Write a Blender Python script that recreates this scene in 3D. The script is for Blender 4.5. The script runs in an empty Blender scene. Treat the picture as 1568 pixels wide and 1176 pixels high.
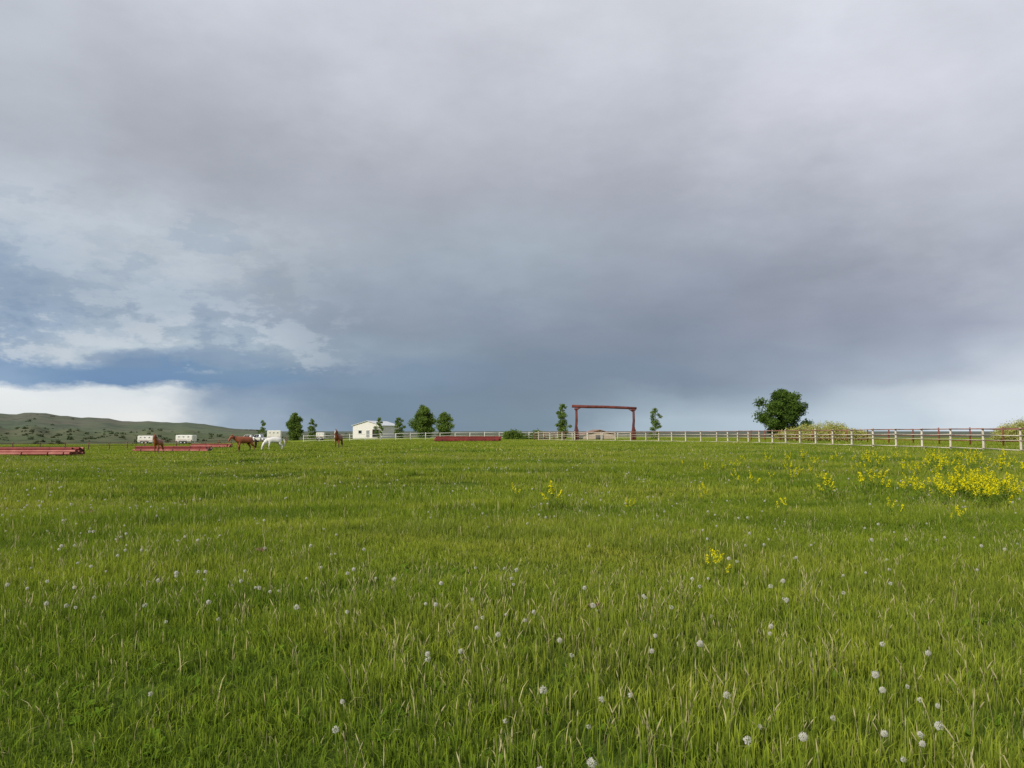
import bpy, math, random
import numpy as np
from mathutils import Vector, Matrix
random.seed(7); np.random.seed(7)
S=bpy.context.scene
COL=S.collection
rad=math.radians

def lin(c):
    c=c/255.0
    return c/12.92 if c<=0.04045 else ((c+0.055)/1.055)**2.4
def L(r,g,b): return (lin(r),lin(g),lin(b),1)

# ------------------------------------------------------------------ terrain
def ss(a,b,t):
    t=np.clip((t-a)/(b-a),0,1); return t*t*(3-2*t)
AZ=[-90,-50,-38,-34.5,-32.4,-28.3,-25.9,-23.4,-21.7,-19.9,-17.5,-14,90]
RH=[40,50,48,45,45,32,26,25,15,6,0,0,0]
RN=[22,24,20,18,17,10,13,12,7,2,0,0,0]
def H(x,y):
    x=np.asarray(x,float); y=np.asarray(y,float)
    r=np.hypot(x,y)
    z=-0.28*ss(50,140,y)+0.12*ss(20,40,x)*ss(20,60,y)
    z=z-0.0112*np.clip(y,0,92)*ss(.03,.45,-x/np.maximum(y,1))
    z=z+0.035*np.sin(x*.31+1.7*np.sin(y*.17))*np.sin(y*.42+.8*np.sin(x*.23))*ss(100,50,r)
    z=z+0.02*np.sin(x*.9+y*.3)*np.sin(y*1.1-x*.2)*ss(60,20,r)
    z=z-5*ss(190,600,r)-5*ss(140,500,r)*ss(.22,.45,-x/np.maximum(r,1))
    az=np.degrees(np.arctan2(x,y))
    k=(1+.04*np.sin(az*1.9)+.02*np.sin(az*5.3+1)+.015*np.sin(az*13.0))
    z=z+(np.interp(az,AZ,RH)+9*(np.interp(az,AZ,RH)>.5))*k*ss(1350,2100,r)*ss(4200,2400,r)
    z=z+np.interp(az,AZ,RN)*(1+.15*np.sin(az*2.7+2))*ss(700,1150,r)*ss(1500,1200,r)
    return z
def h(x,y): return float(H(x,y))

# ------------------------------------------------------------------ materials
class NT:
    def __init__(s,tree): s.t=tree
    def n(s,typ,**kw):
        nd=s.t.nodes.new(typ)
        for k,v in kw.items(): setattr(nd,k,v)
        return nd
    def link(s,a,b): s.t.links.new(a,b)
    def m(s,op,a,b=None,c=None,clamp=False):
        nd=s.t.nodes.new('ShaderNodeMath'); nd.operation=op; nd.use_clamp=clamp
        for i,v in enumerate((a,b,c)):
            if v is None: continue
            if isinstance(v,(int,float)): nd.inputs[i].default_value=v
            else: s.link(v,nd.inputs[i])
        return nd.outputs[0]
    def mr(s,v,a,b,c=0.,d=1.,smooth=False):
        nd=s.t.nodes.new('ShaderNodeMapRange'); nd.clamp=True
        if smooth: nd.interpolation_type='SMOOTHSTEP'
        s.link(v,nd.inputs[0])
        for i,q in enumerate((a,b,c,d)): nd.inputs[i+1].default_value=q
        return nd.outputs[0]
    def mix(s,f,a,b,mode='MIX'):
        nd=s.t.nodes.new('ShaderNodeMix'); nd.data_type='RGBA'; nd.blend_type=mode
        for idx,v in ((0,f),(6,a),(7,b)):
            if isinstance(v,(int,float)): nd.inputs[idx].default_value=v
            elif isinstance(v,tuple): nd.inputs[idx].default_value=v
            else: s.link(v,nd.inputs[idx])
        return nd.outputs[2]
    def noise(s,vec,scale,detail=4,rough=.55):
        nd=s.t.nodes.new('ShaderNodeTexNoise')
        nd.inputs['Scale'].default_value=scale; nd.inputs['Detail'].default_value=detail; nd.inputs['Roughness'].default_value=rough
        if vec is not None: s.link(vec,nd.inputs['Vector'])
        return nd.outputs[0]
def newmat(name):
    m=bpy.data.materials.new(name); m.use_nodes=True
    for n in list(m.node_tree.nodes): m.node_tree.nodes.remove(n)
    t=NT(m.node_tree); out=t.n('ShaderNodeOutputMaterial'); return m,t,out
def c4(c): return (c[0],c[1],c[2],1)
def simple(name,c1,c2=None,scale=3,rough=.7,metal=0,bump=0):
    m,t,out=newmat(name)
    b=t.n('ShaderNodeBsdfPrincipled'); b.inputs['Roughness'].default_value=rough; b.inputs['Metallic'].default_value=metal
    b.inputs['Specular IOR Level'].default_value=.25
    tc=t.n('ShaderNodeTexCoord')
    if c2 is None: c2=tuple(q*.75 for q in c1)
    nz=t.noise(tc.outputs['Object'],scale,5)
    f=t.mr(nz,.35,.65)
    col=t.mix(f,c4(c1),c4(c2)); t.link(col,b.inputs['Base Color'])
    if bump:
        bp=t.n('ShaderNodeBump'); bp.inputs['Strength'].default_value=bump; t.link(nz,bp.inputs['Height']); t.link(bp.outputs[0],b.inputs['Normal'])
    t.link(b.outputs[0],out.inputs[0]); return m

def leafmat(name,dark,light,trans=.35,scale=.8):
    m,t,out=newmat(name)
    g=t.n('ShaderNodeNewGeometry'); at=t.n('ShaderNodeAttribute',attribute_name='tint')
    nz=t.noise(g.outputs['Position'],scale,3)
    f=t.m('ADD',t.m('MULTIPLY',at.outputs['Fac'],.6),t.mr(nz,.3,.7,0,.45))
    col=t.mix(f,c4(dark),c4(light))
    d=t.n('ShaderNodeBsdfDiffuse'); tr=t.n('ShaderNodeBsdfTranslucent'); mx=t.n('ShaderNodeMixShader')
    mx.inputs[0].default_value=trans
    t.link(col,d.inputs[0]); t.link(col,tr.inputs[0]); t.link(d.outputs[0],mx.inputs[1]); t.link(tr.outputs[0],mx.inputs[2])
    t.link(mx.outputs[0],out.inputs[0]); return m

def fieldnoise(t,pos):
    # large, metre-scale drifts of colour across the meadow
    mp=t.n('ShaderNodeMapping'); mp.inputs['Scale'].default_value=(.55,1,1); t.link(pos,mp.inputs[0])
    a=t.noise(mp.outputs[0],.16,4,.6); b=t.noise(mp.outputs[0],.6,3)
    return t.mr(a,.44,.62), t.mr(b,.42,.66), t.mr(a,.50,.38)

def grassmat():
    m,t,out=newmat('grass_blades')
    g=t.n('ShaderNodeNewGeometry'); at=t.n('ShaderNodeAttribute',attribute_name='tint'); hg=t.n('ShaderNodeAttribute',attribute_name='hgt')
    big,med,drk=fieldnoise(t,g.outputs['Position'])
    fin=t.mr(t.noise(g.outputs['Position'],2.6,2),.45,.65)
    blade=t.mix(at.outputs['Fac'],(.165,.255,.016,1),(.42,.49,.047,1))
    blade=t.mix(t.m('MULTIPLY',big,.7),blade,(.47,.46,.075,1))
    blade=t.mix(t.m('MULTIPLY',med,.6),blade,(.135,.210,.028,1))
    blade=t.mix(t.m('MULTIPLY',drk,.5),blade,(.105,.180,.024,1))
    blade=t.mix(t.m('MULTIPLY',fin,.35),blade,(.11,.19,.02,1))
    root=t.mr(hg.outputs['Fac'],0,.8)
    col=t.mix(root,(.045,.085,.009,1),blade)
    straw=t.m('GREATER_THAN',at.outputs['Fac'],.965)
    col=t.mix(t.m('MULTIPLY',straw,.85),col,(.62,.55,.28,1))
    d=t.n('ShaderNodeBsdfDiffuse'); tr=t.n('ShaderNodeBsdfTranslucent'); mx=t.n('ShaderNodeMixShader'); mx.inputs[0].default_value=.38
    t.link(col,d.inputs[0]); t.link(col,tr.inputs[0]); t.link(d.outputs[0],mx.inputs[1]); t.link(tr.outputs[0],mx.inputs[2])
    t.link(mx.outputs[0],out.inputs[0]); return m
M_GRASS=grassmat()

def groundmat():
    m,t,out=newmat('meadow_ground')
    g=t.n('ShaderNodeNewGeometry'); pos=g.outputs['Position']
    big,med,drk=fieldnoise(t,pos)
    fine=t.mr(t.noise(pos,9,4,.7),.3,.7)
    ln=t.n('ShaderNodeVectorMath',operation='LENGTH'); t.link(pos,ln.inputs[0]); r=ln.outputs['Value']
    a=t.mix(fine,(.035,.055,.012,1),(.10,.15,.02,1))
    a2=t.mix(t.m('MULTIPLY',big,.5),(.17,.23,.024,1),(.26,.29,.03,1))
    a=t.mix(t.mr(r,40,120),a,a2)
    # prairie beyond the field: sagebrush, pasture and bare patches
    n1=t.mr(t.noise(pos,.006,6,.6),.42,.6); n2=t.mr(t.noise(pos,.03,5,.7),.5,.60); n3=t.mr(t.noise(pos,.0025,4,.5),.45,.6)
    p=t.mix(n1,(.085,.105,.050,1),(.130,.110,.075,1))
    p=t.mix(t.m('MULTIPLY',n3,.6),p,(.11,.14,.06,1))
    p=t.mix(t.m('MULTIPLY',n2,.6),p,(.040,.052,.032,1))
    far=t.mix(t.mr(r,400,2600,0,.35),p,(.15,.175,.20,1))  # aerial haze painted into the ground colour, blue-grey growing with distance
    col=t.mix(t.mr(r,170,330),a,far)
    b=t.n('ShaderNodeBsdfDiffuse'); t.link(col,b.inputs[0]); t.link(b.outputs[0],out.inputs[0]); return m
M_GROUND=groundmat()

# ------------------------------------------------------------------ mesh helper
class MB:
    def __init__(s): s.v=[]; s.f=[]; s.mi=[]; s.sm=[]
    def add(s,vs,fs,mi=0,smooth=False):
        o=len(s.v); s.v+= [tuple(v) for v in vs]; s.f+=[tuple(i+o for i in f) for f in fs]
        s.mi+=[mi]*len(fs); s.sm+=[smooth]*len(fs)
    def box(s,c,d,mi=0,rz=0,bev=0):
        cx,cy,cz=c; a,b,e=d[0]/2,d[1]/2,d[2]/2
        cr,sr=math.cos(rz),math.sin(rz)
        if bev<=0:
            P=[(x*a,y*b,z*e) for z in(-1,1) for x,y in((-1,-1),(1,-1),(1,1),(-1,1))]
            F=[(3,2,1,0),(4,5,6,7),(0,1,5,4),(1,2,6,5),(2,3,7,6),(3,0,4,7)]
        else:
            ring=[(a-bev,-b),(a,-b+bev),(a,b-bev),(a-bev,b),(-a+bev,b),(-a,b-bev),(-a,-b+bev),(-a+bev,-b)]
            rg2=[(x*(1-bev/a),y*(1-bev/b)) for x,y in ring]
            P=[(x,y,-e) for x,y in rg2]+[(x,y,-e+bev) for x,y in ring]+[(x,y,e-bev) for x,y in ring]+[(x,y,e) for x,y in rg2]
            F=[tuple(range(7,-1,-1)),tuple(range(24,32))]
            for k in range(3):
                for i in range(8): j=(i+1)%8; F.append((k*8+i,k*8+j,k*8+8+j,k*8+8+i))
        s.add([(cx+x*cr-y*sr,cy+x*sr+y*cr,cz+z) for x,y,z in P],F,mi)
    def tube(s,pts,rs,n=8,mi=0,smooth=True,cap=True):
        pts=[Vector(p) for p in pts]; V=[];F=[]
        for i,p in enumerate(pts):
            d=(pts[min(i+1,len(pts)-1)]-pts[max(i-1,0)]).normalized()
            u=d.cross(Vector((0,0,1)) if abs(d.z)<.9 else Vector((1,0,0))).normalized(); w=d.cross(u)
            for k in range(n):
                a=2*math.pi*k/n; V.append(p+(u*math.cos(a)+w*math.sin(a))*rs[i])
        for i in range(len(pts)-1):
            for k in range(n):
                k2=(k+1)%n; F.append((i*n+k,i*n+k2,(i+1)*n+k2,(i+1)*n+k))
        if cap: F.append(tuple(range(n-1,-1,-1))); F.append(tuple((len(pts)-1)*n+k for k in range(n)))
        s.add(V,F,mi,smooth)
    def obj(s,name,mats,loc=(0,0,0),rz=0,parent=None,link=True):
        me=bpy.data.meshes.new(name); me.from_pydata(s.v,[],s.f)
        for m in mats: me.materials.append(m)
        me.polygons.foreach_set('material_index',s.mi); me.polygons.foreach_set('use_smooth',s.sm); me.update()
        ob=bpy.data.objects.new(name,me); ob.location=loc; ob.rotation_euler=(0,0,rz)
        if link: COL.objects.link(ob)
        if parent: ob.parent=parent
        return ob
def empty(name,loc,rz=0):
    e=bpy.data.objects.new(name,None); e.location=loc; e.rotation_euler=(0,0,rz); e.empty_display_size=.3; COL.objects.link(e); return e

# ------------------------------------------------------------------ ground sheet
def build_ground():
    rr=np.concatenate([[0.],np.geomspace(1.2,14000,230)]); na=420
    aa=np.concatenate([np.linspace(-60,60,300,endpoint=False),np.linspace(60,300,na-300,endpoint=False)])
    aa=np.radians(aa)
    R,A=np.meshgrid(rr[1:],aa,indexing='ij')
    X=R*np.sin(A); Y=R*np.cos(A); Z=H(X,Y)
    V=np.stack([X.ravel(),Y.ravel(),Z.ravel()],1); V=np.vstack([[[0,0,h(0,0)]],V])
    F=[]
    for k in range(na): F.append((0,1+(k+1)%na,1+k))
    for i in range(len(rr)-2):
        for k in range(na):
            k2=(k+1)%na; a=1+i*na; b=a+na
            F.append((a+k,a+k2,b+k2,b+k))
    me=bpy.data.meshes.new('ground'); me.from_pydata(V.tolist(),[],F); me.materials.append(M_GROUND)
    me.polygons.foreach_set('use_smooth',[True]*len(F)); me.update()
    ob=bpy.data.objects.new('ground',me); COL.objects.link(ob)
build_ground()

# ------------------------------------------------------------------ grass prototypes
def blades(name,n,size,hmin,hmax,w,seed,nclump=40,lean=.5,segs=3):
    r=np.random.RandomState(seed)
    cc=(r.rand(nclump,2)-.5)*size; ch=r.uniform(.55,1.45,nclump); ct=r.rand(nclump)
    ci=r.randint(0,nclump,n); off=r.normal(0,size*.055,(n,2))
    loose=r.rand(n)<.35
    base=cc[ci]+off; base[loose]=(r.rand(loose.sum(),2)-.5)*size
    ht=r.uniform(hmin,hmax,n)*ch[ci]
    ang=r.rand(n)*2*np.pi
    od=off/np.maximum(np.linalg.norm(off,axis=1,keepdims=True),1e-6)
    d=np.stack([np.cos(ang),np.sin(ang)],1)*.6+od*.6+np.array([.18,0])
    ln=(r.rand(n)**1.5)*lean*ht
    fa=r.rand(n)*np.pi; side=np.stack([np.cos(fa),np.sin(fa)],1)
    ww=w*r.uniform(.6,1.3,n)
    tint=np.clip(.55*r.rand(n)+.45*ct[ci],0,.96); tint[r.rand(n)<.03]=1.0
    V=[];T=[];Hh=[]
    for k in range(segs):
        f=k/segs
        p=base+d*(ln*f**2)[:,None]; z=ht*f*(1-.12*f)
        hw=ww*(1-.45*f)*.5
        for sg in(-1,1):
            q=p+side*(hw*sg)[:,None]; V.append(np.column_stack([q,z])); T.append(tint); Hh.append(np.full(n,f))
    p=base+d*ln[:,None]; V.append(np.column_stack([p,ht*(1-.12-.25*(ln/ht))])); T.append(tint); Hh.append(np.ones(n))
    nv=2*segs+1
    V=np.stack(V,1).reshape(-1,3); T=np.stack(T,1).ravel(); Hh=np.stack(Hh,1).ravel()
    F=[]
    for i in range(n):
        o=i*nv
        for k in range(segs-1): F.append((o+2*k,o+2*k+1,o+2*k+3,o+2*k+2))
        F.append((o+2*segs-2,o+2*segs-1,o+2*segs))
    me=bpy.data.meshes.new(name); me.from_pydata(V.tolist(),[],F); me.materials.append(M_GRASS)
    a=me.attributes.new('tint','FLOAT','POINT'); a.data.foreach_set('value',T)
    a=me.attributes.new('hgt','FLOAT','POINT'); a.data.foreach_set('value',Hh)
    me.update(); return bpy.data.objects.new(name,me)

def scatter(name,protos,pts,rz,sc,idx,tilt=None):
    c=bpy.data.collections.new(name+'_parts')
    for o in protos: c.objects.link(o)
    n=len(pts)
    me=bpy.data.meshes.new(name); me.from_pydata(np.asarray(pts).tolist(),[],[])
    a=me.attributes.new('rot','FLOAT_VECTOR','POINT')
    rv=np.zeros((n,3)); rv[:,2]=rz
    if tilt is not None: rv[:,:2]=tilt
    a.data.foreach_set('vector',rv.ravel())
    sc=np.asarray(sc); 
    if sc.ndim==1: sc=np.repeat(sc[:,None],3,1)
    a=me.attributes.new('scl','FLOAT_VECTOR','POINT'); a.data.foreach_set('vector',sc.ravel())
    a=me.attributes.new('idx','INT','POINT'); a.data.foreach_set('value',np.asarray(idx,dtype=np.int32))
    ob=bpy.data.objects.new(name,me); COL.objects.link(ob)
    ng=bpy.data.node_groups.new(name,'GeometryNodeTree')
    ng.interface.new_socket('Geometry',in_out='INPUT',socket_type='NodeSocketGeometry')
    ng.interface.new_socket('Geometry',in_out='OUTPUT',socket_type='NodeSocketGeometry')
    N=ng.nodes.new; gi=N('NodeGroupInput'); go=N('NodeGroupOutput'); ip=N('GeometryNodeInstanceOnPoints'); ci=N('GeometryNodeCollectionInfo')
    ci.inputs['Collection'].default_value=c; ci.inputs['Separate Children'].default_value=True; ci.inputs['Reset Children'].default_value=True
    def na(nm,ty):
        q=N('GeometryNodeInputNamedAttribute'); q.data_type=ty; q.inputs['Name'].default_value=nm; return q.outputs['Attribute']
    lk=ng.links.new
    lk(gi.outputs[0],ip.inputs['Points']); lk(ci.outputs[0],ip.inputs['Instance']); ip.inputs['Pick Instance'].default_value=True
    lk(na('idx','INT'),ip.inputs['Instance Index']); lk(na('rot','FLOAT_VECTOR'),ip.inputs['Rotation']); lk(na('scl','FLOAT_VECTOR'),ip.inputs['Scale'])
    lk(ip.outputs[0],go.inputs[0])
    md=ob.modifiers.new('scatter','NODES'); md.node_group=ng
    return ob

def grid_pts(y0,y1,step,marg=6,slope=.78):
    ys=np.arange(y0,y1,step); P=[]
    for y in ys:
        w=slope*y+marg; xs=np.arange(-w,w,step); P.append(np.column_stack([xs,np.full(len(xs),y)]))
    P=np.vstack(P); P+=(np.random.rand(*P.shape)-.5)*step*.9; return P
def lowf(x,y,s):
    return (np.sin(x*s+1.3*np.sin(y*s*.7))+np.sin(y*s*1.3+1.7*np.sin(x*s*.6+2))+np.sin((x+y)*s*.8+4))/3
def layer(name,protos,y0,y1,step,smin,smax,marg=6):
    P=grid_pts(y0,y1,step,marg); n=len(P)
    z=H(P[:,0],P[:,1])
    s=np.random.uniform(smin,smax,n)
    hz=s*(1+.38*lowf(P[:,0],P[:,1],.9)+.28*lowf(P[:,0]+30,P[:,1],.33))
    sc=np.column_stack([s,s,hz])
    scatter(name,protos,np.column_stack([P,z-.005]),np.random.rand(n)*6.28,sc,np.random.randint(0,len(protos),n))
    return n
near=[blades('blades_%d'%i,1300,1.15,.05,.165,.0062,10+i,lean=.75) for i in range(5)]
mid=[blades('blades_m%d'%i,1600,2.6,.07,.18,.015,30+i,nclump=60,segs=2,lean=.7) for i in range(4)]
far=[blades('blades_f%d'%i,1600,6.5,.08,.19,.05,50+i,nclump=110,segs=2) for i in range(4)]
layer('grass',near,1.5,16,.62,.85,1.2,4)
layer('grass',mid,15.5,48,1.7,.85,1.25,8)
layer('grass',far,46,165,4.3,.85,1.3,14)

# ------------------------------------------------------------------ stalks, dandelions, yellow wildflowers
M_STRAW=leafmat('dry_stalks',(.40,.38,.18),(.70,.62,.38),.3,2)
M_STEM=leafmat('flower_stem',(.15,.24,.03),(.28,.36,.06),.3,2)
M_PUFF=leafmat('dandelion_fluff',(.64,.62,.55),(.84,.82,.76),.45,5)
M_YEL=leafmat('yellow_petals',(.70,.64,.012),(.88,.81,.025),.35,5)
M_WEED=leafmat('weed_leaves',(.09,.17,.014),(.19,.30,.03),.3,3)
def stalk(seed,ht):
    r=random.Random(seed); b=MB(); 
    for q in range(r.randint(1,4)):
        hh=ht*r.uniform(.6,1.15); x0,y0=r.uniform(-.09,.09),r.uniform(-.09,.09); dx,dy=r.uniform(-.35,.35)*hh,r.uniform(-.35,.35)*hh
        P=[(x0+dx*f*f,y0+dy*f*f,hh*f) for f in(0,.4,.75,1)]
        b.tube(P,[.0015,.0013,.0011,.0009],3,0)
        hd=[(x0+dx*f*f,y0+dy*f*f,hh*f) for f in(.82,.88,.95,1.05)]
        b.tube(hd,[.001,.0036,.0034,.0008],4,0)
    return b.obj('stalk',[M_STRAW],link=False)
def puff(seed):
    r=random.Random(seed); b=MB(); hh=r.uniform(.13,.23); dx,dy=r.uniform(-.03,.03),r.uniform(-.03,.03)
    b.tube([(0,0,0),(dx*.3,dy*.3,hh*.6),(dx,dy,hh)],[.0028,.0024,.002],4,0)
    c=Vector((dx,dy,hh)); R=.018
    b.tube([c-Vector((0,0,.006)),c,c+Vector((0,0,.006))],[.003,.005,.003],5,0)
    full=r.choice([1,.8,.6,.45])
    for k in range(90):
        z=1-2*(k+.5)/90; a=k*2.39996; q=math.sqrt(1-z*z); d=Vector((q*math.cos(a),q*math.sin(a),z))
        if r.random()>full: continue
        t=d.cross(Vector((.3,.2,.9))).normalized(); w=d.cross(t); tip=c+d*R*r.uniform(.75,1.15)
        s=.0036; b.add([c+d*.006,tip+t*s,tip+w*s,tip-(t+w)*s*.7],[(0,1,2),(1,2,3)],1)
    return b.obj('puff',[M_STEM,M_PUFF],link=False)
def yellow(seed):
    r=random.Random(seed); b=MB()
    for q in range(r.randint(2,6)):
        hh=r.uniform(.24,.46); x0,y0=r.uniform(-.11,.11),r.uniform(-.11,.11); dx,dy=r.uniform(-.12,.12),r.uniform(-.12,.12)
        f_=lambda f:Vector((x0+dx*f*f,y0+dy*f*f,hh*f))
        b.tube([f_(0),f_(.5),f_(1)],[.004,.0032,.0022],4,0)
        for k in range(18):   # narrow leaves
            f=r.uniform(.1,.85); p=f_(f); a=r.uniform(0,6.28); d=Vector((math.cos(a),math.sin(a),.5)); t=Vector((-math.sin(a),math.cos(a),0))*.008
            b.add([p,p+d*.03+t,p+d*.065,p+d*.03-t],[(0,1,2,3)],0)
        for k in range(38):  # floret raceme
            f=r.uniform(.66,1.05); p=f_(f); a=r.uniform(0,6.28); rr=r.uniform(.004,.030)*(1.35-f)*2.2
            c=p+Vector((math.cos(a)*rr,math.sin(a)*rr,r.uniform(-.01,.015)))
            n=Vector((math.cos(a)*.8,math.sin(a)*.8,.6)).normalized(); t=n.cross(Vector((0,0,1))).normalized(); w=n.cross(t); s=r.uniform(.008,.013)
            b.add([c,c+t*s,c+(t+w)*s*.4+n*.002,c+w*s,c+(w-t)*s*.4+n*.002,c-t*s,c-(t+w)*s*.4,c-w*s,c+(t-w)*s*.4],[(0,1,2,3),(0,3,4,5),(0,5,6,7),(0,7,8,1)],1)
    return b.obj('yellow_flower',[M_STEM,M_YEL],link=False)
def weed(seed):
    r=random.Random(seed); b=MB()
    for k in range(r.randint(9,16)):
        a=r.uniform(0,6.28); ln=r.uniform(.035,.075); d=Vector((math.cos(a),math.sin(a),0)); t=Vector((-d.y,d.x,0)); up=r.uniform(.2,.9)
        w=ln*r.uniform(.12,.2)
        P=[Vector((0,0,.01)),d*ln*.35+Vector((0,0,ln*up*.6)),d*ln*.7+Vector((0,0,ln*up*.85)),d*ln+Vector((0,0,ln*up*.8))]
        b.add([P[0],P[1]+t*w,P[2]+t*w*.9,P[3],P[2]-t*w*.9,P[1]-t*w],[(0,1,5),(1,2,4,5),(2,3,4)],0)
    return b.obj('weed',[M_WEED],link=False)

def rnd_scatter(name,protos,n,y0,y1,smin,smax,dens=None,power=1.,xr=None,zoff=0):
    P=[]
    while len(P)<n:
        f=random.random()**power; y=y0+(y1-y0)*f
        if xr: x=random.uniform(*xr)
        else:
            w=.75*y+3; x=random.uniform(-w,w)
            if random.random()>w/(.75*y1+3) and power==1.: continue
        if dens and random.random()>dens(x,y): continue
        P.append((x,y))
    P=np.array(P); z=H(P[:,0],P[:,1])+zoff
    return scatter(name,protos,np.column_stack([P,z]),np.random.rand(n)*6.28,np.random.uniform(smin,smax,n),np.random.randint(0,len(protos),n))
clump=lambda x,y: max(0.06,min(1,.45+1.0*float(lowf(x,y,.8))))
rnd_scatter('dry_grass_stalks',[stalk(i,.22) for i in range(8)],1700,2.5,17,.7,1.15,clump,1.2)
rnd_scatter('dry_grass_stalks',[stalk(i+20,.25) for i in range(5)],2600,16,60,.9,1.4,clump,1.)
rnd_scatter('dandelion_seed_heads',[puff(i) for i in range(8)],430,2.8,17,.6,1.1,clump,1.2)
rnd_scatter('dandelion_seed_heads',[puff(i+9) for i in range(3)],460,16,45,.9,1.4,clump,1.)
rnd_scatter('broadleaf_weeds',[weed(i) for i in range(6)],1500,2.3,10,.7,1.2,None,1.2)
# yellow wildflowers: dense stand on the right, singles elsewhere
ys=[]; R=random.Random(3)
for k in range(52): ys.append((R.gauss(9.9,.9),R.gauss(15.8,1.3),1.3))
for k in range(34): ys.append((R.uniform(8.8,14),R.uniform(13.2,22),1.15))
for k in range(80): ys.append((R.uniform(13,25),R.uniform(22,36),1.4))
for k in range(20): ys.append((R.uniform(6,15),R.uniform(18,34),1.1))
for a,d,s in [(.0578,14,1.2),(.001,15.5,.9),(.272,7.6,1.0),(.277,8.0,.8),(.254,15.2,1.),(.254,16.4,1.),(.32,18,1.1),(.30,20,1.1),(.375,22,1.),(.40,24,1.1),(.36,13,.9),(.51,12.5,1.),(.155,13.8,.7),(.585,11.5,1.),(.60,12.2,1.1),(.42,20,1.1)]:
    ys.append((a*d,d,s)); 
ys=np.array(ys); n=len(ys)
scatter('yellow_wildflowers',[yellow(i) for i in range(8)],np.column_stack([ys[:,:2],H(ys[:,0],ys[:,1])]),np.random.rand(n)*6.28,ys[:,2]*np.random.uniform(.75,1.2,n),np.random.randint(0,8,n))

M_DUNG=simple('dried_dung',(.16,.10,.06),(.08,.05,.03),30,.9,0,.5)
for x,y,s in [(-.334*9.6,9.6,.085),(-.565*14.2,14.2,.14),(.106*6.1,6.1,.06)]:
    b=MB(); r=random.Random(int(s*1000))
    for k in range(8):
        cx,cy=r.uniform(-s,s),r.uniform(-s,s); q=s*r.uniform(.25,.45)
        b.tube([(cx,cy,0),(cx,cy,q*.5),(cx+.01,cy,q*.85),(cx,cy,q)],[q,q*.95,q*.6,q*.15],8)
    b.obj('horse_manure',[M_DUNG],(x,y,h(x,y)+.07))

# ------------------------------------------------------------------ trees and bushes
M_BARK=simple('bark',(.14,.11,.08),(.07,.055,.04),6,.9)
M_BARKL=simple('aspen_bark',(.38,.36,.30),(.20,.19,.15),6,.9)
M_LF1=leafmat('leaves_dark',(.030,.062,.014),(.125,.20,.036),.3,.9)
M_LF2=leafmat('leaves_aspen',(.06,.11,.022),(.19,.27,.055),.3,1.2)
M_LF3=leafmat('leaves_willow',(.30,.31,.08),(.54,.53,.17),.3,.8)
M_LF4=leafmat('leaves_sage',(.045,.062,.035),(.11,.14,.065),.2,.8)
def foliage(me_b,clumps,nper,ls,r,mi,tints):
    for ci,(cx,cy,cz,cr,sq) in enumerate(clumps):
        ct=r.random()
        k=int(nper*cr*cr)
        for _ in range(k):
            a=r.uniform(0,6.283); z=r.uniform(-1,1); q=math.sqrt(1-z*z); rad_=cr*(r.random()**.45)*r.choice([1,1,1,1.3])
            p=Vector((cx+q*math.cos(a)*rad_,cy+q*math.sin(a)*rad_,cz+z*rad_*sq))
            t=Vector((r.gauss(0,1),r.gauss(0,1),r.gauss(0,.7))).normalized(); w=t.cross(Vector((r.gauss(0,1),r.gauss(0,1),r.gauss(0,1)))).normalized()
            s=ls*r.uniform(.6,1.3)
            me_b.add([p-t*s,p+w*s*.55,p+t*s,p-w*s*.55],[(0,1,2,3)],mi)
            tints.append(min(1,max(0,.55*ct+.45*r.random())))
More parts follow.
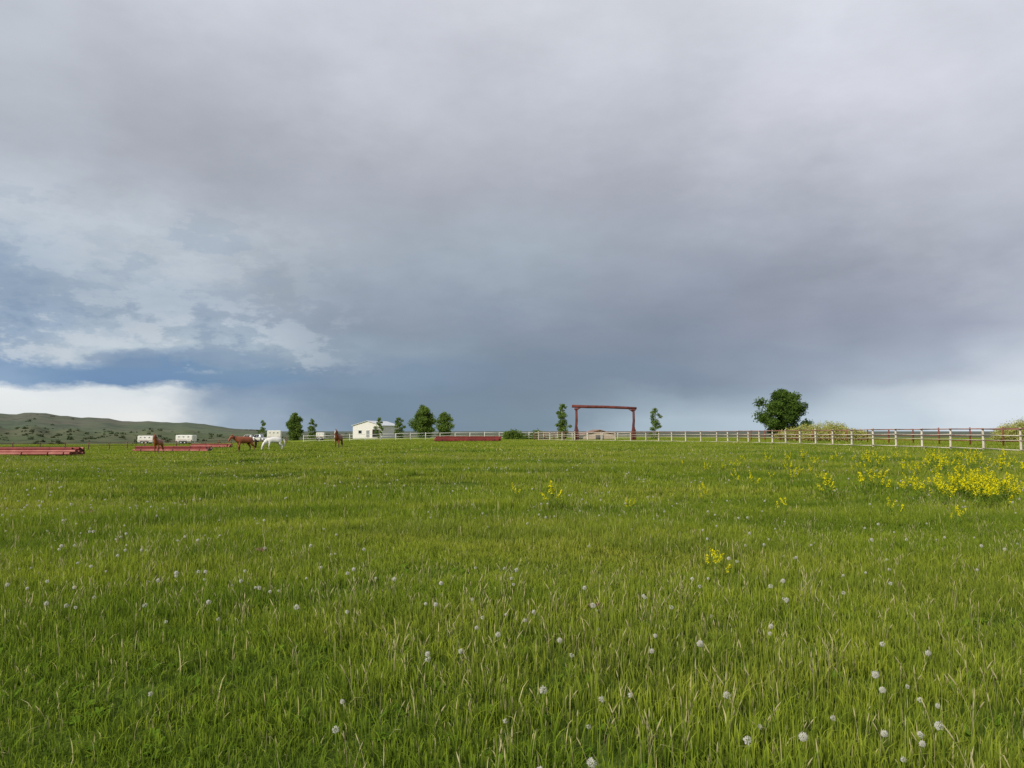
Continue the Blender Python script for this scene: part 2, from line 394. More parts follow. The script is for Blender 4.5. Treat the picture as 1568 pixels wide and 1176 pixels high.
def tree(name,x,y,ht,wd,c0,mats,seed,nclump=26,shape='oval',ls=.16,dens=330,trunk_r=.12,multi=1):
    r=random.Random(seed); b=MB(); clumps=[]
    cb=ht*c0; ch=(ht-cb)
    for k in range(nclump):
        f=(k+.5)/nclump; f=min(.97,max(.03,f+r.uniform(-.06,.06)))
        z=cb+ch*f
        if shape=='oval': pr=math.sin(math.pi*min(1,f**1.15*.84+.14))**.55
        elif shape=='cone': pr=(1-f)**.5*min(1,f*4+.4)+.15
        else: pr=math.sqrt(max(0.12,1-(2*f-1)**2))*(1.0 if f>.35 else .95)
        rr=wd/2*pr*r.uniform(.72,1.18)
        cr=wd*(r.uniform(.09,.16) if shape=='round' else r.uniform(.13,.21))*(.6+.4*pr)
        a=k*2.4+r.uniform(-.6,.6); d=max(0,rr-cr)*r.uniform(.35,1.2)
        clumps.append((d*math.cos(a),d*math.sin(a),z-cr*.2,cr,r.uniform(.65,.9)))
    stems=[]
    for m_ in range(multi):
        ox=(m_-(multi-1)/2)*wd*.22
        top=ht*.8 if multi==1 else ht*r.uniform(.6,.75)
        P=[(ox*.4,0,-.1),(ox*.8+r.uniform(-.1,.1),r.uniform(-.1,.1),top*.35),(ox+r.uniform(-.15,.15),r.uniform(-.15,.15),top*.7),(ox+r.uniform(-.2,.2),0,top)]
        b.tube(P,[trunk_r,trunk_r*.75,trunk_r*.45,trunk_r*.12],8,0); stems.append(P)
    for (cx,cy,cz,cr,sq) in clumps:
        P=min(stems,key=lambda q:abs(q[2][0]-cx)); t=max(.12*ht,min(ht*.72,cz-.25*ht*r.uniform(.3,1))); top=P[3][2]; f=min(.95,t/top)
        i=min(2,int(f*3)); g=f*3-i; s=Vector(P[i]).lerp(Vector(P[i+1]),g)
        e=Vector((cx,cy,cz)); mth=s.lerp(e,.5)+Vector((0,0,-.05*ht*r.random()))
        b.tube([s,mth,e],[trunk_r*.3,trunk_r*.2,trunk_r*.06],5,0)
    nb=len(b.f); tints=[]
    foliage(b,clumps,dens,ls,r,1,tints)
    ob=b.obj(name,mats,(x,y,h(x,y)))
    a=ob.data.attributes.new('tint','FLOAT','FACE'); a.data.foreach_set('value',[.5]*nb+tints)
    return ob
def bush(name,x,y,w,dp,ht,mat,seed,n=30,ls=.12,dens=300,rag=.3,link=True):
    r=random.Random(seed); b=MB(); cl=[]
    for k in range(n):
        fx=r.uniform(-1,1); fy=r.uniform(-1,1)*math.sqrt(1-fx*fx*.8)
        top=ht*(1-.55*fx*fx)*(1-.3*abs(fy))*r.uniform(1-rag,1)
        cr=ht*r.uniform(.22,.36)
        cl.append((fx*w/2,fy*dp/2,max(cr*.7,top-cr*.8),cr,.8))
        cl.append((fx*w/2,fy*dp/2,cr*.6,cr,.8))
        b.tube([(fx*w/2*.8,fy*dp/2*.8,0),(fx*w/2*.9,fy*dp/2,top*.5),(fx*w/2,fy*dp/2,top*.95)],[.03,.02,.006],5,0)
    nb=len(b.f); ti=[]; foliage(b,cl,dens,ls,r,1,ti)
    ob=b.obj(name,[M_BARK,mat],(x,y,h(x,y)),link=link); a=ob.data.attributes.new('tint','FLOAT','FACE'); a.data.foreach_set('value',[.5]*nb+ti)
    return ob
A1=[M_BARKL,M_LF2]
tree('cottonwood_tree',.3635*150,150,9.8,10.8,.09,[M_BARK,M_LF1],5,62,'round',.20,240,.28,3)
tree('aspen_tree',.0675*146,146,7.0,3.3,.08,A1,11,30,'oval',.15,400,.13)
tree('aspen_tree',.192*146,146,6.2,2.8,.08,A1,12,26,'oval',.15,400,.12)
tree('aspen_tree',-.334*205,205,6.1,3.0,.15,A1,13,16,'cone',.17,300,.10)
tree('aspen_tree',-.291*205,205,7.4,5.4,.04,A1,14,40,'oval',.19,280,.16)
tree('aspen_tree',-.268*205,205,5.8,3.2,.04,A1,15,24,'oval',.17,300,.12)
tree('aspen_tree',-.178*205,205,5.8,3.1,.04,A1,16,22,'oval',.17,300,.12)
tree('aspen_tree',-.152*205,205,5.6,3.8,.04,A1,17,24,'oval',.17,300,.12)
tree('aspen_tree',-.119*200,200,8.4,7.2,.03,A1,18,48,'oval',.2,240,.18)
tree('aspen_tree',-.091*200,200,6.8,5.6,.03,A1,19,38,'oval',.19,250,.15)
bush('willow_bush',.001*150,150,3.2,2,2.9,M_LF2,21,14,.14,300,.5)
bush('willow_bush',.036*150,150,2.6,2,2.8,M_LF2,22,12,.14,260,.6)
bush('willow_bush',.014*150,150,2.4,2,2.0,M_LF2,23,10,.14,260,.6)
bush('golden_willow_thicket',.416*108,108,12.6,4,3.25,M_LF3,24,60,.10,240,.2)
bush('golden_willow_thicket',.695*92,92,7.2,4,4.0,M_LF3,25,44,.08,220,.35)
for i,(px,d,w,hh) in enumerate([(140,330,6,4.2),(205,330,7.5,4.6),(125,420,4,3),(90,600,11,7),(60,620,7,5),(182,520,5,4),(255,480,10,4.5),(310,420,11,4),(340,360,5,3.2),(20,480,5,4)]):
    x=(px-784)/1141*d; bush('juniper_bush',x,d,w,w*.6,hh,M_LF4,40+i,9,.3,60,.4)
# scrub scattered over the valley floor and far hillside
sp_=[bush('shrub',0,0,5,3.5,2.6,M_LF4,70+i,5,.45,26,.4,link=False) for i in range(3)]
P=[]
R=random.Random(9)
while len(P)<300:
    a_=rad(R.uniform(-48,-12)); r_=R.choice([R.uniform(360,700),R.uniform(800,1300),R.gauss(930,50),R.uniform(1400,1950)]); x=r_*math.sin(a_); y=r_*math.cos(a_)
    if R.random()<.25+.75*float(lowf(x,y,.011)): P.append((x,y,h(x,y)-.2,R.uniform(.4,1.3)*(1+r_/3500)))
P=np.array(P)
scatter('hillside_shrubs',sp_,P[:,:3],np.random.rand(len(P))*6.28,P[:,3],np.random.randint(0,3,len(P)))

# ------------------------------------------------------------------ fences
M_CREAM=simple('weathered_white_paint',(.64,.58,.49),(.44,.38,.32),4,.75)
M_WHITE=simple('white_paint',(.72,.71,.68),(.58,.56,.52),3,.6)
M_RED=simple('red_oxide_pipe',(.24,.055,.035),(.14,.035,.028),3,.6)
M_WOOD=simple('old_wood',(.20,.12,.075),(.11,.075,.05),5,.85)
def resample(pts,sp):
    P=[Vector((p[0],p[1],0)) for p in pts]; out=[P[0]]; acc=0
    for a,b in zip(P,P[1:]):
        ln=(b-a).length; t=sp-acc
        while t<=ln: out.append(a.lerp(b,t/ln)); t+=sp
        acc=ln-(t-sp)
    return out
def fence(name,pts,sp,ht,rails,mats,pr=.07,rr=.03,seed=1,square=True,ontop=False):
    r=random.Random(seed); b=MB(); Q=resample(pts,sp); T=[]
    for i,q in enumerate(Q):
        z=h(q.x,q.y); x=q.x+r.uniform(-.03,.03); y=q.y+r.uniform(-.03,.03); hh=ht*r.uniform(.97,1.05)
        lx,ly=r.uniform(-.05,.05),r.uniform(-.05,.05)
        b.tube([(x,y,z-.2),(x+lx*.5,y+ly*.5,z+hh*.5),(x+lx,y+ly,z+hh),(x+lx,y+ly,z+hh+.02)],[pr*1.05,pr,pr*.95,pr*.5],8 if not square else 4,0,not square)
        T.append((x,y,z))
    for i in range(len(T)-1):
        a,c=T[i],T[i+1]; d=Vector((c[0]-a[0],c[1]-a[1],0)).normalized(); nrm=Vector((d.y,-d.x,0))*(pr*.9)
        if nrm.dot(Vector((-a[0],-a[1],0)))<0: nrm=-nrm
        for (f,rad_,mi) in rails:
            j0,j1=r.uniform(-.03,.03),r.uniform(-.03,.03)
            p=Vector(a)+Vector((0,0,f*ht+j0))+nrm-d*.05; q=Vector(c)+Vector((0,0,f*ht+j1))+nrm*(1.06 if i%2 else .94)+d*.05
            b.tube([p,p.lerp(q,.5)+Vector((0,0,r.uniform(-.02,.0))),q],[rad_]*3,6,mi,True)
    return b.obj(name,mats)
mainl=[(38.5,12),(35.5,30),(32.9,49),(28.2,101),(21,117),(4.5,139)]
fence('rail_fence',mainl,3.35,1.62,[(.955,.045,1),(.70,.036,0),(.50,.022,0),(.12,.036,0)],[M_CREAM,simple('stained_rail',(.36,.20,.15),(.22,.11,.085),2,.8)],.085,seed=2)
fence('pipe_fence',[(48,20),(44,60),(40,100),(36,122)],4.2,1.66,[(.97,.05,0),(.6,.035,0),(.3,.035,0)],[M_RED],.07,seed=3,square=False)
fence('wood_corral_fence',[(4.2,140.5),(9.5,139),(11,139.5)],1.9,1.35,[(.92,.07,0),(.6,.06,0),(.3,.06,0)],[M_WOOD],.11,seed=4,square=False)
fence('white_pipe_fence',[(23,142),(2,150),(-18,151),(-44,148)],3.0,1.5,[(.95,.04,0),(.6,.025,0),(.3,.025,0)],[M_WHITE],.06,seed=5,square=False)
fence('wood_post_fence',[(-44,146),(-58,105),(-66,92),(-84,78)],3.2,1.2,[(.9,.03,0),(.55,.03,0)],[M_WOOD],.08,seed=6,square=False)

# ------------------------------------------------------------------ pipe stacks
M_PINK=simple('primed_pipe_pink',(.42,.17,.14),(.30,.09,.075),1.2,.6)
M_DRED=simple('primed_pipe_red',(.22,.035,.028),(.13,.025,.022),1.2,.6)
M_INS=simple('pipe_bore',(.02,.015,.015),None,3,.9)
def pipestack(x,y,ln,cols,rows,r0,rz,seed,whiteend=False):
    r=random.Random(seed); b=MB()
    for f in(-.35,0,.35): b.box((f*ln,0,.08),(.14,cols*r0*2+.3,.16),2)
    for j in range(rows):
        for i in range(cols-j):
            yy=(i-(cols-j-1)/2)*r0*2.03; zz=.16+r0+j*r0*1.75; e=r.uniform(-.35,.35)
            mi=r.choice([0,1,1] if j==rows-1 else [0,0,1]); N=12
            b.tube([(-ln/2+e,yy,zz),(ln/2+e,yy,zz)],[r0,r0],N,mi,True,False)
            for sx in(-1,1):
                X=sx*ln/2+e
                b.tube([(X,yy,zz),(X+sx*.002,yy,zz)],[r0*.99,r0*.82],N,3 if whiteend else mi,False,False)
                b.tube([(X-sx*.12,yy,zz),(X-sx*.1,yy,zz)],[r0*.85,r0*.85],N,4,False,True)
    for f in(-.4,-.2,.05,.28,.42):
        for i in range(cols):
            yy=(i-(cols-1)/2)*r0*2.03
            if yy<-(cols-2)*r0: b.tube([(f*ln-.05,yy,.16+r0),(f*ln+.05,yy,.16+r0)],[r0*1.06]*2,12,4)
        b.tube([(f*ln-.04,-(cols-rows)*r0,.16+r0+(rows-1)*r0*1.75),(f*ln+.04,-(cols-rows)*r0,.16+r0+(rows-1)*r0*1.75)],[r0*1.06]*2,12,4)
    b.obj('pipe_stack',[M_PINK,M_DRED,M_WOOD,M_WHITE,M_INS],(x,y,h(x,y)),rz)
pipestack(-.655*66,66,9.5,8,3,.12,rad(4),1)
pipestack(-.454*93,93,9.2,7,3,.11,rad(-5),2,True)
pipestack(-.059*118,118,10.0,8,3,.13,rad(3),3)
pipestack(-.402*118,118,5.6,8,3,.10,rad(2),4)

# ------------------------------------------------------------------ ranch gate
def ranch_gate():
    y0=135; e=empty('ranch_gate',(.1245*y0,y0,h(16,135))); zc=h(16,135)
    for nm,x,w,top in (('left_post',-5.15,.25,5.9),('right_post',5.2,.25,5.75)):
        b=MB()
        b.tube([(x-.18,0,-.4),(x-.14,.02,1.5),(x+.03,0,3.6),(x,0,top)],[w*1.05,w,w*.9,w*.8],10)
        b.tube([(x+.28,.05,-.4),(x+.25,.03,1.0),(x+.12,.02,2.3),(x+.06,0,3.0)],[w*.8,w*.75,w*.55,w*.15],10)
        b.tube([(x-.4,-.1,1.9),(x+.4,-.1,1.9)],[.09,.09],8)
        b.box((x,-.02,top-.18),(.72,.62,.3),0,0,.05)
        b.obj(nm,[M_RGATE],parent=e)
    b=MB(); P=[(-5.95,0,6.25),(-3.2,0,6.14),(0,0,6.10),(3.4,0,5.96),(5.75,0,5.86)]
    b.tube(P,[.27,.28,.26,.25,.21],12); b.obj('top_beam',[M_RGATE],parent=e)
    b=MB(); b.tube([(-5.0,-.05,5.72),(-4.4,-.05,5.95)],[.1,.1],8); b.tube([(5.0,-.05,5.3),(4.3,-.05,5.75)],[.1,.1],8); b.obj('braces',[M_RGATE],parent=e)
M_RGATE=simple('dark_red_log',(.15,.038,.03),(.08,.026,.022),2,.75,0,.3)
ranch_gate()

# shed roof seen through the gate
M_BROWN=simple('brown_roof_metal',(.30,.19,.14),(.22,.13,.10),1,.6)
M_TAN=simple('tan_siding',(.42,.33,.25),(.34,.26,.19),1,.8)
M_DARK=simple('dark_opening',(.015,.015,.018),None,3,.6)
M_GLASS=simple('window_glass',(.03,.04,.05),None,2,.1)
M_RUB=simple('tyre_rubber',(.02,.02,.02),None,8,.9)
M_GREY=simple('galvanised_steel',(.35,.36,.37),(.25,.26,.27),3,.4,.6)
def building(name,x,y,w,dp,eave,ridge,rz,wall,roof,doors,zoff=0,ridge_along='y'):
    e=empty(name,(x,y,h(x,y)+zoff),rz)
    b=MB(); a,c=w/2,dp/2
    b.add([(-a,-c,-.5),(a,-c,-.5),(a,c,-.5),(-a,c,-.5),(-a,-c,eave),(a,-c,eave),(a,c,eave),(-a,c,eave),(0,-c,ridge),(0,c,ridge)],
          [(0,1,5,8,4),(2,3,7,9,6),(1,2,6,5),(3,0,4,7)],0)
    b.obj('walls',[wall],parent=e)
    b=MB(); o=.35; sl=(ridge-eave)/a; t=.12
    for sg in(-1,1):
        P=[(0,-c-o,ridge+.03),(sg*(a+o),-c-o,eave-sl*o+.03),(sg*(a+o),c+o,eave-sl*o+.03),(0,c+o,ridge+.03)]
        Q=[(p[0],p[1],p[2]+t) for p in P]
        b.add(P+Q,[(0,1,2,3),(7,6,5,4),(0,4,5,1),(1,5,6,2),(2,6,7,3)],0)
    b.obj('roof',[roof],parent=e)
    for i,(dx,dw,z0,dh,mt) in enumerate(doors):
        b=MB(); b.box((dx,-c-.02,z0+dh/2),(dw,.1,dh),0); b.box((dx,-c-.01,z0+dh+.06),(dw+.2,.14,.12),1)
        b.obj('opening_%d'%i,[mt,wall],parent=e)
    for i in range(3):
        b=MB(); b.box((-a-.02,(-1+i)*dp*.28,eave*.6),(.08,1.2,.8),0); b.obj('side_window_%d'%i,[M_GLASS],parent=e)
building('white_barn',-.181*235,235,9.6,14,3.6,4.95,rad(-14),M_WHITE,simple('barn_roof',(.62,.64,.66),(.52,.54,.56),1,.5),[(2.8,2.2,0,2.4,M_DARK),(-2.4,1.0,1.2,.9,M_GLASS),(0.2,1.0,0,2.1,M_GREY)],zoff=.3)
building('brown_shed',.113*152,152,6.6,5,1.0,1.9,rad(8),M_TAN,M_BROWN,[(0,1.6,0,.95,M_DARK)])

# ------------------------------------------------------------------ trailers / vehicles
def wheel(b,x,y,r,w,mi):
    b.tube([(x,y-w/2,r),(x,y-w/2+.03,r),(x,y+w/2-.03,r),(x,y+w/2,r)],[r*.85,r,r,r*.85],16,mi)
    sg=-1 if y<0 else 1
    b.tube([(x,y+sg*w*.45,r),(x,y+sg*(w*.5+.02),r)],[r*.55,r*.5],12,3)
def trailer(name,x,y,ln,ht,rz,goose=False):
    e=empty(name,(x,y,h(x,y)),rz)
    b=MB(); b.box((0,0,.55+ht/2),(ln,2.2,ht),0,0,.12)
    if goose: b.box((ln/2+.7,0,.55+ht*.72),(1.5,2.0,ht*.52),0,0,.12)
    b.obj('body',[M_WHITE],parent=e)
    b=MB()
    for s in(-1,1):
        for k in range(3): b.box((-ln*.3+k*ln*.28,s*1.1,.55+ht*.74),(ln*.10,.03,.26),1)
        b.box((0,s*1.1,.55+ht*.28),(ln*.94,.02,.09),2)
    b.box((-ln/2-.005,0,.55+ht*.45),(.03,1.7,ht*.8),3); b.obj('windows_and_trim',[M_WHITE,M_GREY,M_RED,M_GREY],parent=e)
    b=MB()
    for s in(-1,1):
        for k in(-.42,.42): wheel(b,-.2+k,s*1.0,.36,.22,1)
        b.box((-.2,s*1.12,.78),(1.9,.2,.08),2,0,.02)
    b.box((0,0,.48),(ln*.96,1.9,.12),2)
    b.tube([(ln/2,-.7,.48),(ln/2+1.3,0,.48)],[.05,.05],6,2); b.tube([(ln/2,.7,.48),(ln/2+1.3,0,.48)],[.05,.05],6,2); b.tube([(ln/2+1.2,0,0),(ln/2+1.2,0,.6)],[.04,.04],6,2)
    b.obj('chassis',[M_WHITE,M_RUB,M_GREY,M_GREY],parent=e)
def pickup(name,x,y,rz,mat):
    e=empty(name,(x,y,h(x,y)),rz); b=MB()
    pr=[(-2.8,.55),(-2.8,1.15),(-.75,1.17),(-.6,1.75),(-.3,1.86),(.75,1.86),(1.35,1.22),(2.55,1.08),(2.75,.95),(2.75,.5)]
    w=.95; V=[(x_,-w if z<1.2 else -w*.86,z) for x_,z in pr]+[(x_,w if z<1.2 else w*.86,z) for x_,z in pr]; n=len(pr)
    F=[tuple(range(n)),tuple(range(2*n-1,n-1,-1))]+[(i,n+i,n+(i+1)%n,(i+1)%n) for i in range(n)]
    b.add(V,F,0); b.box((-1.8,0,1.175),(1.8,1.6,.05),1)
    for s in(-1,1):
        b.add([(-.5,s*.90,1.25),(.25,s*.90,1.25),(.25,s*.845,1.78),(-.38,s*.845,1.78)],[(0,1,2,3)],1)
        b.add([(.33,s*.90,1.25),(1.15,s*.90,1.25),(.72,s*.845,1.78),(.33,s*.845,1.78)],[(0,1,2,3)],1)
        for k in(-1.75,1.8): wheel(b,k,s*.86,.4,.26,2)
    b.box((2.77,0,.62),(.1,1.8,.2),3); b.box((-2.83,0,.62),(.1,1.8,.18),3); b.box((2.757,0,.88),(.04,1.2,.2),1)
    b.obj('truck_body',[mat,M_GLASS,M_RUB,M_GREY],parent=e)
trailer('horse_trailer',-.488*165,165,3.4,1.4,rad(2))
trailer('horse_trailer',-.436*165,165,3.8,1.5,rad(-3),False)
trailer('camper_trailer',-.318*182,182,3.2,2.2,rad(12))
trailer('utility_trailer',-.256*190,190,2.0,1.4,rad(5))
pickup('pickup_truck',-.352*182,182,rad(185),M_WHITE)
pickup('pickup_truck',-.338*186,186,rad(170),simple('silver_paint',(.5,.52,.55),(.45,.47,.5),1,.35,.3))

# ------------------------------------------------------------------ horses
def horsemat(nm,body,leg,ground=.55):
    m,t,out=newmat(nm); tc=t.n('ShaderNodeTexCoord'); sx=t.n('ShaderNodeSeparateXYZ'); t.link(tc.outputs['Object'],sx.inputs[0])
    nz=t.noise(tc.outputs['Object'],3,3)
    zz=t.m('ADD',sx.outputs['Z'],t.m('MULTIPLY',nz,.2))
    c=t.mix(t.mr(zz,.5,.8),c4(leg),c4(body)); c=t.mix(t.mr(nz,.35,.7,0,.4),c,c4(tuple(q*.6 for q in body)))
    b=t.n('ShaderNodeBsdfPrincipled'); b.inputs['Roughness'].default_value=.5; t.link(c,b.inputs['Base Color']); t.link(b.outputs[0],out.inputs[0]); return m
def horse(x,y,rz,mat,mane,pose='up',blaze=None,sc=1.,walk=0):
    e=empty('horse',(x,y,h(x,y)+.02),rz); e.scale=(sc,)*3
    if pose=='up': nk=[(.66,0,1.34,.27,.20),(.86,0,1.60,.20,.13),(1.04,0,1.83,.14,.10),(1.23,0,1.70,.13,.10),(1.42,0,1.50,.085,.07),(1.48,0,1.42,.065,.06)]
    elif pose=='low': nk=[(.70,0,1.24,.26,.20),(.96,0,1.36,.19,.13),(1.18,0,1.46,.14,.10),(1.34,0,1.30,.13,.10),(1.46,0,1.08,.085,.07),(1.50,0,1.0,.065,.06)]
    else: nk=[(.70,0,1.08,.26,.20),(.93,0,.84,.19,.13),(1.11,0,.60,.13,.10),(1.18,0,.40,.12,.09),(1.22,0,.19,.08,.065),(1.23,0,.11,.06,.055)]
    V=[(-.62,0,1.24,.33,.30),(-.2,0,1.14,.35,.31),(.25,0,1.14,.36,.30),(.5,0,1.20,.31,.26)]; E=[(0,1),(1,2),(2,3)]; p=3
    for q in nk: V.append(q); E.append((p,len(V)-1)); p=len(V)-1
    V.append((-.88,0,1.22,.22,.22)); E.append((0,len(V)-1))
    for s in(-1,1):
        o=.14*walk*s
        prev=3
        for q in [(.46,s*.17,.98,.14,.12),(.46+o*.5,s*.18,.72,.085,.08),(.48+o,s*.17,.50,.062,.058),(.46+o,s*.17,.30,.038,.036),(.45+o*1.1,s*.17,.14,.048,.044),(.50+o*1.2,s*.17,.02,.06,.055)]:
            V.append(q); E.append((prev,len(V)-1)); prev=len(V)-1
        prev=0
        for q in [(-.62,s*.18,1.0,.20,.16),(-.55-o*.5,s*.19,.80,.13,.11),(-.84-o,s*.18,.52,.066,.058),(-.80-o,s*.18,.30,.042,.038),(-.78-o,s*.18,.14,.048,.044),(-.72-o,s*.18,.02,.06,.055)]:
            V.append(q); E.append((prev,len(V)-1)); prev=len(V)-1
    me=bpy.data.meshes.new('body'); me.from_pydata([v[:3] for v in V],E,[]); me.materials.append(mat)
    ob=bpy.data.objects.new('body',me); COL.objects.link(ob); ob.parent=e
    sk=ob.modifiers.new('skin','SKIN'); sk.use_smooth_shade=True
    if not me.skin_vertices: 
        bpy.context.view_layer.objects.active=ob
        ob.select_set(True)
        try: bpy.ops.mesh.customdata_skin_add()
        except Exception as ex: print('skin',ex)
    for i,v in enumerate(V):
        sv=me.skin_vertices[0].data[i]; sv.radius=(v[4],v[3]) if i<10 else (v[3],v[4]); sv.use_root=(i==0)
    ob.modifiers.new('sub','SUBSURF').render_levels=2; ob.modifiers['sub'].levels=2
    b=MB(); poll=Vector(nk[2][:3]); nb=Vector(nk[0][:3]); nm=Vector(nk[1][:3])
    back=Vector((-1,0,.6)).normalized() if pose!='graze' else Vector((.4,0,1)).normalized()
    P=[poll+back*.12,nm+back*.19,nb+back*.26]
    for i in range(14):
        f=i/13*2; a=P[int(min(f,1.999))].lerp(P[int(min(f,1.999))+1],f-int(min(f,1.999)))
        b.tube([a,a+Vector((-.03,.09,-.05)),a+Vector((-.02,.13,-.26))],[.03,.035,.008],5)
    b.obj('mane',[mane],parent=e)
    b=MB(); b.tube([(-1.0,0,1.30),(-1.12,0,1.15),(-1.16,.02,.85),(-1.14,.02,.5),(-1.12,.02,.38)],[.05,.06,.09,.06,.01],8); b.obj('tail',[mane],parent=e)
    b=MB()
    hd=(Vector(nk[3][:3])-poll).normalized(); up=Vector((-hd.z,0,hd.x)); up=up if up.x<0.99 and (up.z>0 or pose=='graze') else -up
    for s in(-1,1):
        q=poll+Vector((0,s*.06,0)); up2=-hd*.9+up*.5
        b.tube([q+up2*.06,q+up2*.16+Vector((0,s*.01,0)),q+up2*.25],[.035,.03,.006],6)
    b.obj('ears',[mat],parent=e)
    b=MB()
    ey=poll.lerp(Vector(nk[3][:3]),.75)
    for s in(-1,1): b.tube([ey+Vector((0,s*.085,.03)),ey+Vector((0,s*.115,.03))],[.022,.012],8)
    b.obj('eyes',[M_DARK],parent=e)
    if blaze:
        b=MB(); nn=Vector((-hd.z,0,hd.x)); nn=nn if nn.x>0 or nn.z>0 else -nn
        a=poll.lerp(Vector(nk[3][:3]),.6)+nn*.13; c=Vector(nk[4][:3])+nn*.09
        b.tube([a,a.lerp(c,.5)+nn*.01,c],[.04,.035,.05],6); b.obj('blaze',[blaze],parent=e)
M_CH=horsemat('chestnut_coat',(.25,.068,.024),(.09,.028,.016)); M_BAY=horsemat('bay_coat',(.20,.052,.024),(.04,.022,.015))
M_GRY=horsemat('white_coat',(.74,.73,.70),(.5,.48,.45)); M_BLK=simple('dark_hair',(.03,.018,.012),None,8,.7); M_RH=simple('red_hair',(.16,.05,.02),None,8,.7); M_WH=simple('white_hair',(.7,.68,.62),None,8,.7)
horse(-.4733*80,80,rad(276),M_CH,M_RH,'up',None,1.06,.6)
horse(-.3585*82,82,rad(226),M_CH,M_BLK,'low',None,1.2,.9)
horse(-.319*88,88,rad(216),M_GRY,M_WH,'graze',None,1.12,.4)
horse(-.2322*84,84,rad(268),M_BAY,M_BLK,'up',M_WH,1.1,.3)

# ------------------------------------------------------------------ sky
SUN_EL=34; SUN_AZ=215   # degrees clockwise from +Y (behind the camera, to the left)
w=bpy.data.worlds.new('World'); S.world=w; w.use_nodes=True
for n in list(w.node_tree.nodes): w.node_tree.nodes.remove(n)
t=NT(w.node_tree); out=t.n('ShaderNodeOutputWorld')
sky=t.n('ShaderNodeTexSky',sky_type='NISHITA'); sky.sun_disc=False; sky.sun_elevation=rad(SUN_EL); sky.sun_rotation=rad(SUN_AZ)
bg1=t.n('ShaderNodeBackground'); bg1.inputs[1].default_value=.08; t.link(sky.outputs[0],bg1.inputs[0])
tc=t.n('ShaderNodeTexCoord'); D=tc.outputs['Generated']; sp=t.n('ShaderNodeSeparateXYZ'); t.link(D,sp.inputs[0]); X,Y,Z=sp.outputs
az=t.m('ARCTAN2',X,Y); el=t.m('ARCSINE',Z)
zc=t.m('ADD',t.m('MAXIMUM',Z,0),.22)
cb=t.n('ShaderNodeCombineXYZ'); t.link(t.m('DIVIDE',X,zc),cb.inputs[0]); t.link(t.m('DIVIDE',Y,zc),cb.inputs[1]); cb.inputs[2].default_value=3.1
PL=cb.outputs[0]
cb2=t.n('ShaderNodeCombineXYZ'); t.link(az,cb2.inputs[0]); t.link(t.m('MULTIPLY',el,2.0),cb2.inputs[1]); AE=cb2.outputs[0]
lowk=t.mr(el,.01,.16)
n1=t.noise(AE,3.2,3,.5); n2=t.noise(PL,1.1,3,.5); n3=t.noise(AE,9,5,.6)
azd=t.m('ADD',az,t.m('MULTIPLY',t.m('SUBTRACT',n1,.5),.3))
azd=t.m('ADD',azd,t.m('MULTIPLY',t.m('SUBTRACT',n3,.5),.14))
eld=t.m('ADD',el,t.m('MULTIPLY',t.m('MULTIPLY',t.m('SUBTRACT',n2,.5),.12),lowk))
eld=t.m('ADD',eld,t.m('MULTIPLY',t.m('MULTIPLY',t.m('SUBTRACT',n3,.5),.06),t.mr(el,.0,.08,.22,1)))
COLS=[-34.5,-27,-18.6,-9.2,0,10.7,20,28.4,34.5]
NEU=(180,184,193)
ROWS=[
(1.0,[(222,226,227),(228,230,230),(150,168,186),(113,134,155),(119,139,156),(165,182,196),(176,192,205),(190,204,216),(210,219,228)]),
(2.75,[(226,230,232),(216,223,228),(125,146,172),(112,133,154),(115,132,151),(128,144,162),(145,160,178),(182,193,206),(208,216,225)]),
(3.25,[(138,163,191),(106,138,176),(111,140,172),(118,138,161),(115,132,152),(121,136,156),(140,152,170),(165,175,191),(200,208,218)]),
(4.4,[(126,152,183),(110,140,175),(118,145,173),(122,141,163),(117,134,153),(121,136,156),(138,150,168),(160,170,187),(196,204,215)]),
(5.7,[(142,162,186),(180,192,202),(162,178,192),(138,154,171),(121,136,154),(124,136,155),(136,147,165),(155,164,181),(187,195,207)]),
(8.0,[(146,164,185),(148,164,182),(145,159,176),(138,150,166),(132,143,160),(130,140,157),(138,145,162),(148,154,171),(167,173,188)]),
(10.1,[(158,173,190),(178,189,200),(155,165,178),(145,155,170),(152,163,176),(140,148,163),(142,148,163),(150,155,170),(168,173,186)]),
(13,[(188,197,207),(178,187,197),(163,171,181),(158,167,178),(160,171,182),(148,155,168),(152,157,170),(168,172,184),(178,182,195)]),
(17.8,[(172,178,188),(165,169,179),(160,165,175),(165,169,180),(160,164,175),(164,168,179),(176,180,191),(186,189,200),(184,187,197)]),
(22.4,[(177,182,191),(168,172,182),(169,173,183),(183,187,196),(174,178,188),(180,184,194),(196,198,208),(206,208,217),(198,201,210)]),
(26.8,[(180,185,194),(175,179,189),(180,184,193),(188,191,200),(190,193,202),(192,196,205),(201,204,213),(207,210,219),(205,208,217)]),
(31,[(200,205,213),(195,200,208),(192,196,205),(194,197,206),(196,199,207),(200,203,211),(205,208,216),(210,213,221),(211,215,223)]),
(55,[(202,206,214)]*9)]
fac=t.m('ADD',t.m('DIVIDE',azd,math.pi),.5)
def ramp(cols):
    nd=t.n('ShaderNodeValToRGB'); cr=nd.color_ramp; cr.interpolation='EASE'
    stops=[(-75,NEU)]+list(zip(COLS,cols))+[(75,NEU)]
    cr.elements[0].position=stops[0][0]/180+.5; cr.elements[0].color=L(*stops[0][1])
    cr.elements[1].position=stops[-1][0]/180+.5; cr.elements[1].color=L(*stops[-1][1])
    for a,c in stops[1:-1]:
        e=cr.elements.new(a/180+.5); e.color=L(*c)
    t.link(fac,nd.inputs[0]); return nd.outputs[0]
c=ramp(ROWS[0][1])
for (e0,_),(e1,cc) in zip(ROWS,ROWS[1:]):
    c=t.mix(t.mr(eld,rad(e0),rad(e1)),c,ramp(cc))
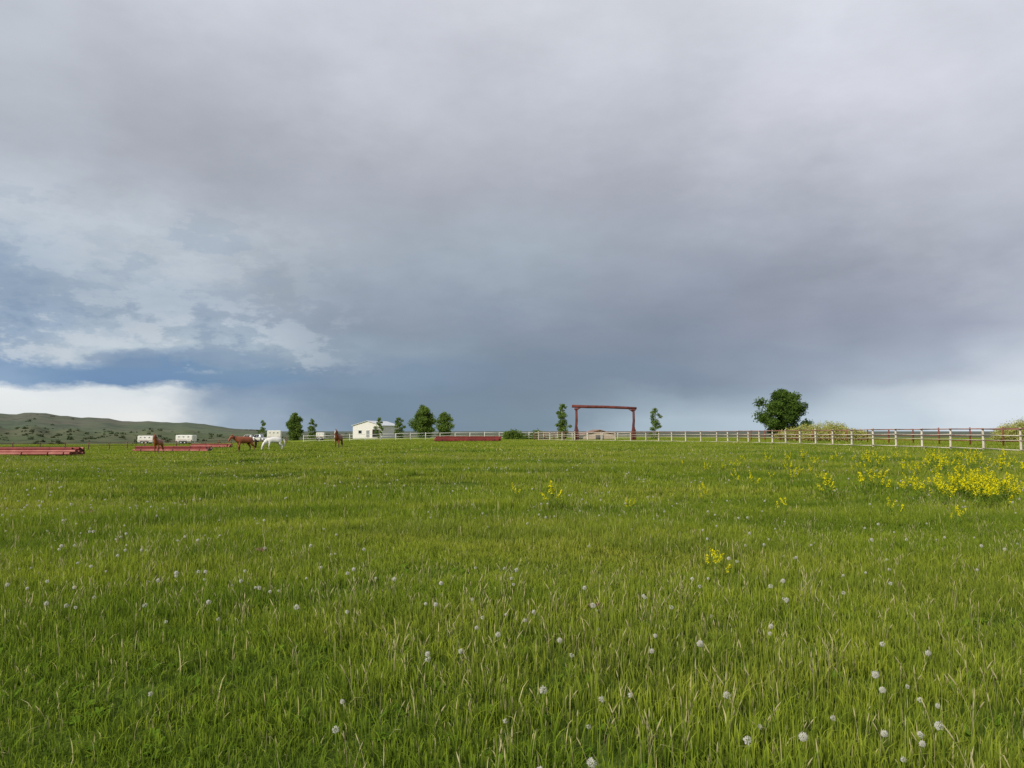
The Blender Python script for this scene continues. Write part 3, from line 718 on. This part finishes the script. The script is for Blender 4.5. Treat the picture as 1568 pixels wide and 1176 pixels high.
# soft cloud relief everywhere
f1=t.noise(PL,1.7,6,.56); f2=t.noise(AE,6,6,.6)
rel=t.m('ADD',t.m('MULTIPLY',t.m('SUBTRACT',f1,.5),.42),t.m('MULTIPLY',t.m('SUBTRACT',f2,.5),.30))
rel=t.m('ADD',t.m('MULTIPLY',rel,t.mr(el,.02,.2,.22,1)),t.mr(el,rad(10),rad(26),1.03,1.12))
vm=t.n('ShaderNodeVectorMath',operation='SCALE'); t.link(c,vm.inputs[0]); t.link(rel,vm.inputs['Scale']); c=vm.outputs[0]
# broken cumulus low on the left
cb3=t.n('ShaderNodeCombineXYZ'); t.link(t.m('MULTIPLY',az,.62),cb3.inputs[0]); t.link(t.m('MULTIPLY',el,1.35),cb3.inputs[1]); cb3.inputs[2].default_value=7.7
cu=t.noise(cb3.outputs[0],19,9,.64)
maskL=t.m('MULTIPLY',t.mr(az,rad(-8),rad(-22),0,1,True),t.m('MULTIPLY',t.mr(el,rad(3.9),rad(4.6),0,1,True),t.mr(el,rad(12),rad(6.3),.0,1,True)))
maskU=t.m('MULTIPLY',t.mr(az,rad(-8),rad(-26),0,1,True),t.m('MULTIPLY',t.mr(el,rad(7),rad(10),0,.5,True),t.mr(el,rad(18),rad(13),0,1,True)))
maskA=t.m('MAXIMUM',maskL,maskU)
wh=t.m('MULTIPLY',t.mr(cu,.49,.58,0,1,True),t.m('MULTIPLY',maskA,.62)); c=t.mix(wh,c,L(202,210,218))
cu2=t.noise(cb3.outputs[0],42,6,.65)
wh2=t.m('MULTIPLY',wh,t.mr(cu2,.47,.62,0,.6,True)); c=t.mix(wh2,c,L(156,172,190))
dk=t.m('MULTIPLY',t.mr(cu,.48,.40,0,1,True),t.m('MULTIPLY',maskA,.5)); c=t.mix(dk,c,L(122,143,170))
bg2=t.n('ShaderNodeBackground'); t.link(c,bg2.inputs[0]); bg2.inputs[1].default_value=1.04
mx=t.n('ShaderNodeMixShader'); mx.inputs[0].default_value=.95; t.link(bg1.outputs[0],mx.inputs[1]); t.link(bg2.outputs[0],mx.inputs[2]); t.link(mx.outputs[0],out.inputs[0])

# ------------------------------------------------------------------ sun
ld=bpy.data.lights.new('sun','SUN'); ld.energy=3.9; ld.angle=rad(6); ld.color=(1,.94,.82)
lo=bpy.data.objects.new('sun',ld); COL.objects.link(lo)
a=rad(SUN_AZ); sd=Vector((math.sin(a)*math.cos(rad(SUN_EL)),math.cos(a)*math.cos(rad(SUN_EL)),math.sin(rad(SUN_EL))))
lo.rotation_euler=sd.to_track_quat('Z','Y').to_euler()

# ------------------------------------------------------------------ camera
cd=bpy.data.cameras.new('camera'); cd.sensor_width=36; cd.lens=36*1141/1568; cd.clip_start=.05; cd.clip_end=40000
co=bpy.data.objects.new('camera',cd); COL.objects.link(co); co.location=(0,0,1.5+h(0,0)); co.rotation_euler=(rad(90+3.6),0,0)
S.camera=co
S.view_settings.view_transform='Standard'; S.view_settings.look='None'; S.view_settings.exposure=0
